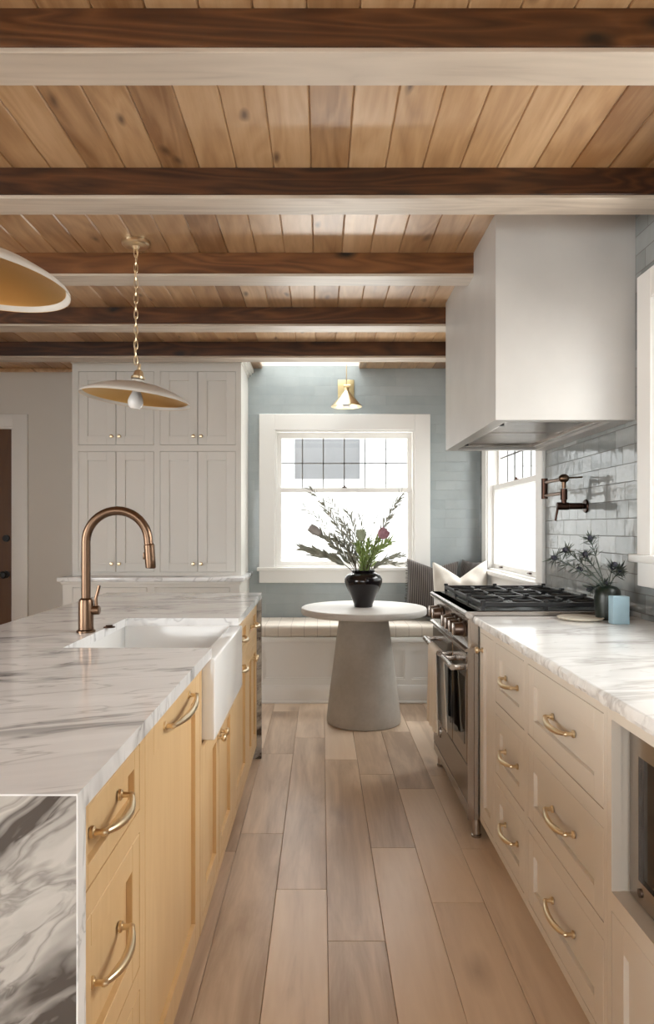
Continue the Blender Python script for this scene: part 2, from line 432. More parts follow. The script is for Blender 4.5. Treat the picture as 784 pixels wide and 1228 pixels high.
# windows
def window(n, mapf, o, label, cas=.125, muntin=(6, 2), rail=1.578, lock=True, depth=.14, crown=True, apron=True):
    u0, u1, z0, z1 = o
    c = mapf((u0+u1)/2, 0, z0)
    root = thing(f'window_{n}', c, label, 'window', kind='structure')
    mb = MB(mapf)
    mb.box(u0-cas, u0, 0, .02, z0-.03, z1+cas, .003, 1); mb.box(u1, u1+cas, 0, .02, z0-.03, z1+cas, .003, 1)
    mb.box(u0, u1, 0, .02, z1, z1+cas, .003, 1)
    mb.build('casing', M_['trim_white'], root)
    mb = MB(mapf)
    mb.box(u0, u0+.015, -depth, 0.005, z0, z1); mb.box(u1-.015, u1, -depth, 0.005, z0, z1)
    mb.box(u0+.015, u1-.015, -depth, 0.005, z1-.015, z1); mb.box(u0+.015, u1-.015, -depth, 0.005, z0, z0+.012)
    mb.build('jamb', M_['trim_white'], root)
    mb = MB(mapf); mb.box(u0-cas-.015, u1+cas+.015, 0, .05, z0-.03, z0, .004)
    mb.build('sill', M_['trim_white'], root)
    mb = MB(mapf); mb.box(u0-cas, u1+cas, 0, .018, z0-.125, z0-.03, .003, 1); mb.build('apron', M_['trim_white'], root)
    a, b = u0+.015, u1-.015
    # upper sash (set back) and lower sash
    sw = .034
    mb = MB(mapf); w0, w1 = -.10, -.07
    mb.frame((a, b, rail-.018, z1-.015), [(a+sw, b-sw, rail+.018, z1-.015-sw-.01)], w0, w1)
    mm = MB(mapf)
    if muntin:
        nc, nr = muntin
        for i in range(1, nc):
            u = a+sw+(b-a-2*sw)*i/nc; mm.box(u-.0045, u+.0045, -.089, -.080, rail+.018, z1-.025-sw)
        for j in range(1, nr):
            z = rail+.018+(z1-.025-sw-rail-.018)*j/nr; mm.box(a+sw, b-sw, -.089, -.080, z-.0045, z+.0045)
    up = mb.build('upper_sash', M_['trim_white'], root)
    if muntin: mm.build('muntins', M_['lead'], up)
    mb = MB(mapf); mb.box(a+sw-.003, b-sw+.003, -.087, -.083, rail+.015, z1-.022-sw); mb.build('pane', M_['glass'], up)
    mb = MB(mapf); w0, w1 = -.065, -.035
    mb.frame((a, b, z0+.012, rail+.018), [(a+sw, b-sw, z0+.012+sw, rail-.018)], w0, w1)
    lo = mb.build('lower_sash', M_['trim_white'], root)
    mb = MB(mapf); mb.box(a+sw-.003, b-sw+.003, -.052, -.048, z0+.009+sw, rail-.015); mb.build('pane', M_['glass'], lo)
    if lock:
        mb = MB(mapf); uc = (u0+u1)/2
        mb.box(uc-.02, uc+.02, -.055, -.03, rail+.018, rail+.026, .002); mb.cyl((uc, -.04, rail+.026), (uc, -.04, rail+.036), .008, 12)
        mb.build('sash_lock', M_['bronze_dark'], lo)
        mb = MB(mapf)
        for uu in (u0+(u1-u0)*.22, u0+(u1-u0)*.78):
            mb.cyl((uu-.02, -.02, z0+.03), (uu+.02, -.02, z0+.03), .004, 8)
            for d in (-.015, .015): mb.cyl((uu+d, -.036, z0+.03), (uu+d, -.018, z0+.03), .005, 8)
        if n == 2: mb.build('sash_lift', M_['bronze_dark'], lo)
        else: mb.bm.free()
    return root
window(1, FNY(YB), W1, 'white double-hung window over the bench, with a grid in its top sash')
window(2, FNX(XR), W2, 'white double-hung window on the right wall beside the bench corner')
window(3, FNX(XR), W3, 'white window over the right counter, only its far casing in view', cas=.115)
window(4, FX(XL), W4, 'unseen white window added in the left wall for fill light', muntin=None)  # made-up opening that lets the left fill lamp into the room
window(5, lambda u, w, z: (u, YN+w, z), W5, 'unseen white window added behind the viewer for fill light', muntin=None)  # made-up opening for the fill lamp behind the viewer

# door in the back wall
dr = thing('door_1', (-2.84, YB, 0), 'dark brown wooden door with white casing at the left edge', 'door', kind='structure')
mb = MB(FNY(YB)); mb.box(-3.20, -2.475, -.06, -.02, .005, 2.065)
for (a, b_, c_, d_) in ((-3.09, -2.59, 1.2, 1.95), (-3.09, -2.59, .2, 1.08)): mb.box(a, b_, -.021, -.012, c_, d_, .006)
leaf = mb.build('leaf', M_['door_wood'], dr)
mb = MB(FNY(YB)); mb.lathe([(0, 0), (.03, 0), (.03, .008), (.012, .012), (.012, .04), (.028, .05), (.03, .062), (.02, .075), (0, .078)], (-2.525, YB+.02, .90), 20, Matrix.Rotation(R(90), 4, 'X')); mb.build('door_knob', M_['iron'], leaf)
mb = MB(FNY(YB)); mb.lathe([(0, 0), (.028, 0), (.026, .014), (0, .016)], (-2.525, YB+.02, 1.19), 20, Matrix.Rotation(R(90), 4, 'X')); mb.build('deadbolt', M_['iron'], leaf)
mb = MB(FNY(YB)); mb.box(-2.46, -2.34, 0, .02, 0, 2.18, .003); mb.box(-3.34, -3.22, 0, .02, 0, 2.18, .003); mb.box(-3.22, -2.46, 0, .02, 2.08, 2.18, .003)
mb.box(-2.475, -2.46, -.14, 0, 0, 2.08); mb.box(-3.22, -3.205, -.14, 0, 0, 2.08); mb.box(-3.2, -2.475, -.14, 0, 2.066, 2.08)
mb.build('casing', M_['trim_white'], dr)
mb = MB(); mb.box(-3.3, -2.4, YB+.14, YB+.16, 0, 2.2); struct(mb.build('wall_hall', M_['wall_paint']), 'hall wall behind the brown door', 'wall')

# ------------------------------------------------------------------ hardware
def bow_pull(mapf, u, z, L, parent, mat='brass', name='pull_handle', w=0.0, vertical=False):
    mb = MB()
    P = (lambda a, d, s: mapf(u+a, w+d, z+s)) if not vertical else (lambda a, d, s: mapf(u+s, w+d, z+a))
    h = L/2
    for sgn in (-1, 1):
        e = sgn*h
        mb.tube([P(e, -.001, 0), P(e, .004, 0), P(e, .006, 0), P(e, .016, 0), P(e, .018, 0), P(e, .022, 0), P(e, .027, 0)], [.010, .010, .0055, .005, .0065, .0065, .004], 14)
    N = 16; pts = []; rs = []
    for i in range(N+1):
        t = -1 + 2*i/N
        pts.append(P(t*h, .021 + .014*(1-t*t), -.006*(1-t*t))); rs.append(.0042 + .0042*(1-abs(t)**3))
    mb.tube(pts, rs, 14)
    return mb.build(name, M_[mat], parent, 50)
def knob(mapf, u, z, parent, r=.014, mat='brass', w=0.0):
    mb = MB(); P = lambda d: mapf(u, w+d, z)
    mb.tube([P(-.001), P(.003), P(.004), P(.014), P(.018), P(.024), P(.029), P(.031)], [r*.75, r*.75, r*.4, r*.4, r*.9, r, r*.8, .001], 18)
    return mb.build('knob', M_[mat], parent, 50)

def cabinet(name, mapf, rect, fronts, label, cat, wood_mat, depth, z_toe=.075, group=None, toe=True, ztop=None, fr=.06, rnd_=None):
    """rect = (u0,u1,z0,z1) of face frame; fronts = list of dicts(kind,u0,u1,z0,z1,handle=...)"""
    u0, u1, z0, z1 = rect
    root = thing(name, mapf((u0+u1)/2, -depth/2, 0), label, cat, group)
    mb = MB(mapf)
    mb.frame(rect, [f['r'] for f in fronts] , -.022, 0)
    mb.box(u0, u1, -depth, -.023, z0, z1)
    if toe: mb.box(u0, u1, -depth, -.06, 0, z0)
    mb.build('body', M_[wood_mat], root)
    for f in fronts:
        if f['k'] == 'open': continue
        mb = MB(mapf); r = f['r']
        mb.shaker(r[0], r[1], r[2], r[3], f=f.get('f', fr))
        d = mb.build(f['k'], M_[wood_mat], root)
        for h in f.get('h', []):
            if h[0] == 'pull': bow_pull(mapf, h[1], h[2], h[3], d, w=h[4] if len(h) > 4 else 0)
            else: knob(mapf, h[1], h[2], d, *(h[3:]))
    return root

# ------------------------------------------------------------------ island
XI = -.355; FI = FX(XI); dI = .60
cabinet('drawer_cabinet', FI, (.985, 1.411, .075, .883), [
    dict(k='drawer', r=(1.03, 1.371, .722, .852), f=.035, h=[('pull', 1.185, .793, .155, -.008)]),
    dict(k='drawer', r=(1.03, 1.371, .414, .679), f=.05, h=[('pull', 1.185, .555, .155, -.008)]),
    dict(k='drawer', r=(1.03, 1.371, .11, .372), f=.05, h=[('pull', 1.185, .25, .155, -.008)])],
    'honey wood three-drawer cabinet at the near end of the island', 'drawer cabinet', 'island_wood', dI)
dw = thing('dishwasher', (XI-dI/2, 1.735, 0), 'honey wood panel-front dishwasher with one long brass pull, between drawers and sink', 'dishwasher')
mb = MB(FI); mb.box(1.412, 2.056, -dI, -.023, .075, .883); mb.box(1.412, 2.056, -dI, -.06, 0, .075); mb.box(1.412, 2.056, -.023, 0, .868, .883); mb.build('body', M_['island_wood'], dw)
mb = MB(FI); mb.shaker(1.412, 2.056, .078, .867, f=.075); pn = mb.build('door_panel', M_['island_wood'], dw)
bow_pull(FI, 1.73, .826, .29, pn)
sk_c = cabinet('sink_cabinet', FI, (2.058, 2.858, .075, .883), [
    dict(k='open', r=(2.083, 2.812, .63, .8835)),
    dict(k='door', r=(2.095, 2.435, .11, .612), h=[('knob', 2.40, .555)]),
    dict(k='door', r=(2.437, 2.80, .11, .612), h=[('knob', 2.475, .555)])],
    'honey wood two-door cabinet below the apron sink', 'cabinet', 'island_wood', dI)
# carve the body: replace by lower body so that the sink sits inside
bd = [c for c in sk_c.children if c.name.startswith('body')][0]; bpy.data.objects.remove(bd)
mb = MB(FI); mb.frame((2.058, 2.858, .075, .883), [(2.083, 2.812, .63, .8835), (2.095, 2.435, .11, .612), (2.437, 2.80, .11, .612)], -.022, 0)
mb.box(2.058, 2.858, -dI, -.023, .075, .625); mb.box(2.058, 2.858, -dI, -.06, 0, .075)
mb.box(2.058, 2.082, -dI, -.023, .625, .883); mb.box(2.814, 2.858, -dI, -.023, .625, .883); mb.box(2.082, 2.814, -dI, -dI+.02, .625, .883)
mb.build('body', M_['island_wood'], sk_c)
cabinet('pull_out_cabinet', FI, (2.860, 3.378, .075, .883), [
    dict(k='drawer', r=(2.895, 3.345, .735, .852), f=.035, h=[('pull', 3.03, .795, .13)]),
    dict(k='door', r=(2.895, 3.345, .11, .70), h=[('pull', 3.03, .665, .13)])],
    'honey wood island cabinet with a drawer over a tall pull-out door, just past the sink', 'cabinet', 'island_wood', dI)
cabinet('end_cabinet', FI, (3.380, 3.858, .075, .883), [
    dict(k='drawer', r=(3.41, 3.83, .70, .852), f=.04, h=[('pull', 3.60, .775, .13)]),
    dict(k='door', r=(3.41, 3.619, .11, .66), f=.05, h=[('knob', 3.59, .60)]),
    dict(k='door', r=(3.621, 3.83, .11, .66), f=.05, h=[('knob', 3.65, .60)])],
    'honey wood cabinet at the far end of the island beside the table', 'cabinet', 'island_wood', dI)
mb = MB(); mb.box(-.98, -.957, .985, 3.858, 0, .883, .002); tag(mb.build('island_back_panel', M_['island_wood']), 'flat honey wood panel closing the seating side of the island', 'panel')
# marble
rt = thing('island_countertop', (-.76, 2.42, .884), 'veined white marble waterfall countertop of the island', 'countertop')
T = lambda u, w, z: (u, z, w)
mb = MB(T); mb.frame((-1.19, -.329, .979, 3.862), [(-.775, -.32, 2.105, 2.79)], .884, .914)
mb.m = W
for (y0, y1) in ((.9468, .979), (3.862, 3.8902)): mb.box(-1.19, -.329, y0, y1, .9115, .914)
mb.build('top_slab', M_['marble'], rt)
mb = MB(); mb.box(-.3308, -.3288, .9468, .979, .001, .9114); mb.build('pale_edge_skin', M_['marble'], rt)  # thin skin of the unshaded marble over the darkened slab's aisle edge
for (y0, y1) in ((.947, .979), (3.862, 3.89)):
    mb = MB(); mb.box(-1.19, -.331 if y0 < 1 else -.329, y0, y1, 0, .9113); mb.build('waterfall_side', M_['marble_shaded'], rt)
# sink
sk = thing('farmhouse_sink', (-.56, 2.447, .64), 'white apron-front farmhouse sink set in the island', 'sink')
mb = MB(); y0, y1, x0, x1, zt, zb = 2.087, 2.808, -.80, -.316, .8838, .64
mb.box(x1-.05, x1, y0, y1, zb, zt, .006, 3)
mb.box(x0, x0+.02, y0, y1, zb, zt, .002); mb.box(x0+.02, x1-.05, y0, y0+.022, zb, zt, .002); mb.box(x0+.02, x1-.05, y1-.022, y1, zb, zt, .002)
mb.box(x0+.01, x1-.04, y0+.01, y1-.01, zb, zb+.02)
mb.build('basin', M_['porcelain'], sk)
mb = MB(); mb.lathe([(0, 0), (.045, 0), (.045, .003), (.03, .004), (0, .001)], (-.56, 2.45, .66), 24); mb.build('drain', M_['steel'], sk)
# faucet
fx, fy = -.812, 2.42
ft = thing('kitchen_faucet', (fx, fy, .914), 'tall arched bronze pull-down faucet behind the sink', 'faucet')
mb = MB(); mb.lathe([(0, 0), (.032, 0), (.032, .006), (.0255, .01), (.0255, .10), (.0235, .112), (.0165, .118), (0, .118)], (fx, fy, .9142), 32); mb.build('base', M_['bronze'], ft)
pts = [(fx, fy, .914+.11), (fx, fy, 1.12), (fx, fy, 1.225)]
for i in range(1, 21):
    a = math.pi - math.pi*i/20*1.0; pts.append((fx+.108+.108*math.cos(a), fy, 1.225+.108*math.sin(a)))
pts.append((fx+.2175, fy, 1.215))
mb = MB(); mb.tube(pts, .0155, 20); mb.build('spout', M_['bronze'], ft)
mb = MB(); hx = fx+.2175; mb.tube([(hx, fy, 1.219), (hx+.001, fy, 1.214), (hx+.004, fy, 1.165), (hx+.006, fy, 1.137), (hx+.006, fy, 1.134)], [.014, .0185, .0185, .0175, .015], 20)
mb.box(hx-.020, hx-.014, fy-.006, fy+.006, 1.165, 1.19, .002); mb.build('spray_head', M_['bronze'], ft)
mb = MB(); mb.tube([(fx+.02, fy, .99), (fx+.045, fy, .99), (fx+.047, fy, .99)], [.016, .016, .013], 16)
mb.tube([(fx+.036, fy, .995), (fx+.034, fy, 1.03), (fx+.046, fy, 1.075)], [.0065, .0055, .005], 10); mb.build('lever', M_['bronze'], ft)
mb = MB(); mb.lathe([(0, 0), (.021, 0), (.021, .003), (.012, .005), (.012, .009), (0, .010)], (-.765, 2.53, .9142), 24)
tag(mb.build('sink_button', M_['bronze_dark']), 'small dark round air switch button on the marble beside the faucet', 'button')

# ------------------------------------------------------------------ right run
XF = .645; FR = FNX(XF); dR = XR-XF-.003
cabinet('pull_out_cabinet', FR, (2.607, 2.845, .085, .883), [dict(k='door', r=(2.625, 2.835, .11, .852), f=.05, h=[('knob', 2.80, .785)])],
        'narrow cream pull-out cabinet with a copper knob right beside the range', 'cabinet', 'cab_cream', dR)
zs = [(.63, .851), (.371, .589), (.11, .333)]
cabinet('drawer_cabinet', FR, (2.207, 2.606, .085, .883), [dict(k='drawer', r=(2.228, 2.592, a, b), f=.055, h=[('pull', 2.405, (a+b)/2+.0, .15, -.008)]) for a, b in zs],
        'narrower cream cabinet with three stacked drawers, second from the range', 'drawer cabinet', 'cab_cream', dR)
cabinet('drawer_cabinet', FR, (1.579, 2.206, .085, .883), [dict(k='drawer', r=(1.60, 2.186, a, b), f=.055, h=[('pull', 1.895, (a+b)/2+.0, .165, -.008)]) for a, b in zs],
        'wide cream cabinet with three deep stacked drawers, beside the microwave', 'drawer cabinet', 'cab_cream', dR)
mc = thing('microwave_cabinet', (XF+dR/2, 1.23, 0), 'cream cabinet with a microwave opening above one drawer', 'cabinet')
mb = MB(FR); mb.frame((.88, 1.578, .085, .883), [(.91, 1.557, .466, .848), (.91, 1.557, .11, .424)], -.022, 0)
mb.box(.88, .9, -dR, -.022, .085, .883); mb.box(1.560, 1.578, -dR, -.022, .085, .883); mb.box(.9, 1.56, -dR, -.022, .862, .883)
mb.box(.9, 1.56, -dR, -.022, .435, .4655); mb.box(.9, 1.56, -dR, -.023, .085, .11); mb.box(.9, 1.56, -dR, -dR+.02, .11, .862); mb.box(.88, 1.578, -dR, -.06, 0, .085)
mb.build('body', M_['cab_cream'], mc)
mb = MB(FR); mb.shaker(.91, 1.557, .11, .424); d = mb.build('drawer', M_['cab_cream'], mc); bow_pull(FR, 1.233, .33, .165, d)
mw = thing('microwave', (XF+.28, 1.23, .466), 'built-in stainless microwave with dark glass at the right edge', 'microwave')
mb = MB(FR); mb.box(.925, 1.542, -.45, -.05, .4665, .845); mb.build('body', M_['iron'], mw)
mb = MB(FR); mb.frame((.925, 1.542, .472, .832), [(.97, 1.50, .52, .785)], -.05, -.034); fr_ = mb.build('door_frame', M_['steel'], mw)
mb = MB(FR); mb.box(.968, 1.502, -.049, -.040, .518, .787); mb.build('glass', M_['dglass'], mw)
mb = MB(FR); mb.cyl((1.49, -.034, .497), (1.49, -.031, .497), .009, 20); mb.build('emblem_or_glint', M_['steel_dark'], mw)
cabinet('door_cabinet', FR, (-.30, .879, .085, .883), [dict(k='door', r=(-.27, .289, .11, .852), h=[('knob', .25, .78)]), dict(k='door', r=(.291, .85, .11, .852), h=[('knob', .33, .78)])],
        'cream two-door cabinet nearest the viewer, beyond the microwave', 'cabinet', 'cab_cream', dR)
mb = MB(); mb.box(.624, XR-.001, -.32, 2.850, .884, .914, .001, 1)
re_ = random.Random(9); ny = 240; prev = None; wx = [0.0]*4
for i in range(ny+1):
    y = -.32+3.17*i/ny
    wx = [a*.6 + re_.uniform(-.0022, .0022) for a in wx]
    dep = .004 if re_.random() < .12 else 0
    ring = [mb.bm.verts.new(p) for p in ((.6245, y, .9139), (.6215+wx[0]*.3, y, .9125), (.619+wx[1], y, .905), (.618+wx[2]+dep*.5, y, .895), (.620+wx[3]+dep, y, .8855), (.6245, y, .8842))]
    if prev:
        for k in range(5): mb.bm.faces.new((prev[k], prev[k+1], ring[k+1], ring[k]))
    prev = ring
tag(mb.build('countertop', M_['marble_r']), 'white marble countertop with a chiselled edge along the right wall', 'countertop')

# range ------------------------------------------------------------
Y0, Y1 = 2.862, 3.776
rg = thing('gas_range', (.93, 3.32, 0), 'stainless gas range with black grates between the cream cabinets and window', 'range')
mb = MB(); mb.box(.625, 1.262, Y0, Y1, .08, .905, .002, 1); mb.box(.60, .625, Y0, Y0+.012, .08, .9); mb.build('body', M_['steel'], rg)
mb = MB()   # sloped control panel + bullnose
def prof(mb, poly, ya, yb):
    vs = [(x, ya, z) for x, z in poly] + [(x, yb, z) for x, z in poly]; n = len(poly)
    fs = [tuple(range(n)), tuple(range(n, 2*n))] + [(i, (i+1) % n, (i+1) % n+n, i+n) for i in range(n)]
    mb.faces_from(vs, fs)
prof(mb, [(.640, .932), (.596, .932), (.588, .926), (.587, .916), (.592, .908), (.607, .90), (.612, .80), (.60, .782), (.588, .778), (.587, .768), (.640, .760)], Y0-.003, Y1+.003)
mb.build('control_panel', M_['steel'], rg, 25)
mb = MB(); mb.box(.596, 1.262, Y0, Y1, .906, .932, .002, 1); mb.box(1.20, 1.262, Y0, Y1, .932, .955, .004)
mb.build('cooktop', M_['steel'], rg)
mb = MB(); mb.box(.665, 1.19, Y0+.02, Y1-.02, .9325, .9355); mb.build('burner_pan', M_['black'], rg)
for i in range(3):
    a = Y0+.022+i*.2905; b = a+.287; x0, x1 = .66, 1.195
    mb = MB(); z0, z1 = .948, .966
    for (u0, u1, v0, v1) in ((x0, x0+.014, a, b), (x1-.014, x1, a, b), (x0+.014, x1-.014, a, a+.014), (x0+.014, x1-.014, b-.014, b)):
        mb.box(u0, u1, v0, v1, z0, z1, .002, 1)
    xm = (x0+x1)/2; ym = (a+b)/2
    mb.box(xm-.006, xm+.006, a+.014, b-.014, z0+.003, z1, .002, 1)
    for cx in (x0+.14, x1-.14):
        for k_ in range(8):
            an = math.pi/4*k_ ; dx, dy = math.cos(an), math.sin(an)
            ext = min((.125 if abs(dx) > .3 else 9)/max(abs(dx), 1e-3), (.128)/max(abs(dy), 1e-3))
            mb.tube([(cx+dx*.03, ym+dy*.03, z1-.005), (cx+dx*ext, ym+dy*ext, z1-.005)], .0045, 6)
    for px in (x0+.007, x1-.007, xm):
        for py in (a+.007, b-.007): mb.box(px-.007, px+.007, py-.007, py+.007, .9325, z0+.001); mb.box(px-.010, px+.010, py-.0065, py+.0065, z1-.001, z1+.010, .002, 1)
    mb.build('grate', M_['iron'], rg)
    for cx in (x0+.14, x1-.14):
        mb = MB(); mb.lathe([(0, 0), (.05, 0), (.05, .004), (.036, .007), (.036, .013), (.03, .017), (0, .018)], (cx, ym, .9355), 24); mb.build('burner', M_['black'], rg)
for ky in (2.955, 3.045, 3.135, 3.225, 3.50, 3.60):
    mb = MB(); Mx = Matrix.Rotation(R(-92), 4, 'Y')
    mb.lathe([(0, 0), (.034, 0), (.034, .008), (.029, .011), (.027, .042), (.025, .046), (0, .046)], (.606, ky, .848), 28, Mx)
    kb = mb.build('control_knob', M_['steel_dark'], rg)
    mb = MB(); mb.box(.551, .562, ky-.006, ky+.006, .822, .874, .003, 2); mb.build('knob_grip', M_['steel'], kb)
def oven_door(a, b, h0, h1):
    m2 = lambda u, w, z: (.60-w, u, z)
    mb = MB(m2); mb.box(a, b, -.022, 0, .30, .755, .003, 1); d = mb.build('oven_door', M_['door_steel'], rg)
    mb = MB(m2); mb.box(a+.045, b-.045, 0, .0015, .37, .65); mb.build('oven_window', M_['dglass'], d)
    mb = MB(m2)
    mb.tube([(h0, .052, .692), (h1, .052, .692)], .0125, 16)
    for e in (h0+.014, h1-.014): mb.box(e-.012, e+.012, 0, .045, .680, .702, .003)
    mb.build('oven_handle', M_['steel'], d)
oven_door(2.885, 3.195, 2.925, 3.155); oven_door(3.203, 3.765, 3.225, 3.70)
mb = MB(); mb.box(.604, .622, Y0+.023, Y1-.01, .135, .292, .003, 1); kp = mb.build('lower_panel', M_['door_steel'], rg)
mb = MB(); mb.lathe([(.013, 0), (.017, 0), (.017, .004), (.013, .004)], (.604, 3.56, .235), 24, Matrix.Rotation(R(-90), 4, 'Y') @ Matrix.Diagonal((1.6, .8, 1, 1)), True); mb.build('emblem_or_glint', M_['steel'], kp)  # steel oval modelled in place of the handle's reflection
mb = MB(); mb.box(.606, .626, Y0+.005, Y1-.005, .082, .13, .004, 2); mb.build('kick_panel', M_['steel'], rg)
for (x, y) in ((.64, Y0+.03), (.64, Y1-.03), (1.22, Y0+.03), (1.22, Y1-.03)):
    mb = MB(); mb.lathe([(0, 0), (.02, 0), (.021, .01), (.017, .012), (.017, .08), (0, .08)], (x, y, 0.0005), 20); mb.build('foot', M_['steel'], rg)
# towel over the far handle
def towel():
    mb = MB(); N = 40; K = 14; ya, yb = 3.245, 3.47; pr = []
    xb = .548; sk_ = -.06; zt = .692+.0165
    L1, L2 = .36, .34
    vs = []
    for i in range(N+1):
        s = i/N
        for k in range(K+1):
            y = ya + (yb-ya)*k/K
            if s < .45: q = 1-s/.45; x = xb-.0165; z = .692 - q*L1; rp = q
            elif s < .55: a = math.pi*(s-.45)/.1; x = xb-.0165*math.cos(a); z = .692+.0165*math.sin(a); rp = 0
            else: q = (s-.55)/.45; x = xb+.0165; z = .692-q*L2; rp = q
            if rp and s < .45: x += -.006*rp + .007*rp*math.sin(k*1.35+.5); y += .01*rp*math.sin(k*.9) + sk_*rp*(1-k/K)
            elif rp: x += .004*rp*math.sin(k*1.1)+.002; y += -.09*rp*(1-k/K)
            vs.append((x, y, z))
    fs = [(i*(K+1)+k, i*(K+1)+k+1, (i+1)*(K+1)+k+1, (i+1)*(K+1)+k) for i in range(N) for k in range(K)]
    mb.faces_from(vs, fs); o = mb.build('dish_towel', M_['towel'], None, 180)
    md = o.modifiers.new('t', 'SOLIDIFY'); md.thickness = .004; md.offset = 0
    return tag(o, 'beige linen dish towel draped over the oven handle', 'towel')
towel()

# hood -------------------------------------------------------------
hd = thing('range_hood', (1.0, 3.40, 1.71), 'large boxy plaster range hood above the range', 'range hood')
hx0, hy0, hy1, hz = .705, 2.83, 3.965, 1.71
T = lambda u, w, z: (u, z, w)
def hoodbody():
    mb = MB(T); mb.frame((hx0, XR-.001, hy0, hy1), [(hx0+.055, XR-.075, hy0+.06, hy1-.06)], hz, hz+.055)
    mb.build('rim', M_['plaster'], hd)
    mb = MB(); mb.box(hx0, XR-.001, hy0, hy1, hz+.055, ZC-.001)
    mb.build('plaster_body', M_['plaster'], hd)
    mb = MB(T); mb.frame((hx0+.056, XR-.076, hy0+.061, hy1-.061), [(hx0+.085, XR-.105, hy0+.10, hy1-.10)], hz+.012, hz+.03)
    ins = mb.build('steel_insert', M_['steel'], hd)
    mb = MB()
    for i in range(2):
        a = hy0+.11+i*.46; mb.box(hx0+.09, XR-.11, a, a+.44, hz+.028, hz+.036)
        for k in range(20): mb.box(hx0+.10, XR-.12, a+.012+k*.0212, a+.012+k*.0212+.008, hz+.024, hz+.029)
    mb.build('filter', M_['steel'], ins)
    for yy in (hy0+.20, hy1-.20): mb = MB(); mb.cyl((hx0+.075, yy, hz+.004), (hx0+.075, yy, hz+.012), .012, 16); mb.build('hood_control', M_['iron'], ins)
hoodbody()

# pot filler -------------------------------------------------------
px_, py_, pz_ = XR, 3.355, 1.378
pf = thing('pot_filler', (px_, py_, pz_), 'dark copper wall-mounted folding pot filler above the range', 'pot filler')
P = lambda x, y, z: (px_-x, py_+y, pz_+z)
mb = MB(); mb.tube([P(.001, 0, 0), P(.004, 0, 0), P(.009, 0, 0), P(.011, 0, 0)], [.033, .033, .030, .014], 28); mb.build('wall_flange', M_['bronze_dark'], pf)
mb = MB(); mb.tube([P(.01, 0, 0), P(.02, 0, 0), P(.022, 0, 0), P(.085, 0, 0), P(.087, 0, 0), P(.14, 0, 0), P(.142, 0, 0)], [.013, .013, .0155, .0155, .0185, .0185, .0155], 18)
mb.tube([P(.108, 0, 0), P(.108, 0, .03), P(.108, 0, .031), P(.108, 0, .082), P(.108, 0, .083)], [.013, .013, .0165, .0165, .011], 16); mb.build('valve_body', M_['bronze_dark'], pf)
mb = MB(); mb.tube([P(.137, 0, -.008), P(.143, 0, -.04), P(.148, 0, -.07)], [.006, .005, .0045], 10); mb.build('lower_lever', M_['bronze_dark'], pf)
mb = MB(); mb.tube([P(.108, .01, .062), P(.118, .26, .062)], .008, 12); mb.tube([P(.118, .26, .062), P(.118, .26, .14)], .011, 14)
mb.tube([P(.118, .26, .13), P(.108, .01, .13)], .008, 12); mb.build('folding_arm', M_['bronze'], pf)
mb = MB(); mb.tube([P(.118, .26, .045), P(.118, .26, .15)], .016, 16); mb.build('joint', M_['bronze_dark'], pf)
mb = MB(); mb.ball(P(.108, 0, .133), .022, 1.15, 1, .95); mb.tube([P(.108, 0, .085), P(.108, 0, .12)], [.009, .011], 12)
mb.tube([P(.095, 0, .135), P(.05, 0, .137), P(.02, 0, .139)], [.0045, .004, .0045], 10); mb.build('upper_valve', M_['bronze'], pf)

# ------------------------------------------------------------------ things on the right counter
def thistle(tip, base, seed, label, size=1.0):
    r = random.Random(seed)
    tip = Vector(tip); base = Vector(base)
    root = thing('thistle', base, label, 'flower', 'thistles in the dark green vase')
    mid = (tip+base)/2 + Vector((r.uniform(-.01, .01), r.uniform(-.01, .01), .02))
    pts = [base*(1-t)**2 + mid*2*t*(1-t) + tip*t*t for t in [i/8 for i in range(9)]]
    mb = MB(); mb.tube(pts, [.0022]*5+[.0018]*4, 6)
    for q in (3, 5, 7):
        p = pts[q]; d = Vector((r.uniform(-1, 1), r.uniform(-.6, .6), r.uniform(.1, .8))).normalized()*.03*size
        mb.tube([p, p+d], [.0014, .0004], 5)
    mb.build('stem', M_['thistle_leaf'], root)
    ax = (tip-mid).normalized()
    q = Vector((0, 0, 1)).rotation_difference(ax).to_matrix().to_4x4()
    mb = MB()
    n = 20
    for i in range(n):
        a = 2*math.pi*i/n + r.uniform(-.1, .1); el = r.uniform(-.15, .6)
        d = q @ Vector((math.cos(a)*math.cos(el), math.sin(a)*math.cos(el), math.sin(el)))
        L = r.uniform(.03, .055)*size; side = d.cross(ax).normalized()*.0034
        a0 = tip + d*.005; a1 = tip + d*L*.5; a2 = tip+d*L
        v = [mb.bm.verts.new(x) for x in (a0-side*.6, a0+side*.6, a1+side, a2, a1-side)]
        mb.bm.faces.new(v)
    mb.build('bracts', M_['thistle_leaf'], root, 180)
    mb = MB()
    for i in range(18):
        p = pts[5+i % 3]; a = 2*math.pi*i/7+r.random(); d = q @ Vector((math.cos(a), math.sin(a), .5)); L = r.uniform(.025, .05)*size; side = d.cross(ax).normalized()*.0026
        v = [mb.bm.verts.new(x) for x in (p-side*.6, p+side*.6, p+d*L*.5+side, p+d*L, p+d*L*.5-side)]; mb.bm.faces.new(v)
    mb.build('leaves', M_['thistle_leaf'], root, 180)
    mb = MB(); mb.ball(tip+ax*.004, .0105*size, 1, 1, 1.35, q, 8); mb.build('flower_head', M_['thistle_head'], root)
vx, vy = 1.124, 2.75
mb = MB(); mb.lathe([(0, 0), (.038, 0), (.044, .006), (.049, .05), (.051, .09), (.047, .115), (.036, .128), (.026, .131), (.024, .125), (.034, .11), (.04, .05), (.034, .01), (0, .008)], (vx, vy, .9142), 40)
tag(mb.build('thistle_vase', M_['green_glaze']), 'dark green rounded vase holding thistles on the right counter', 'vase')
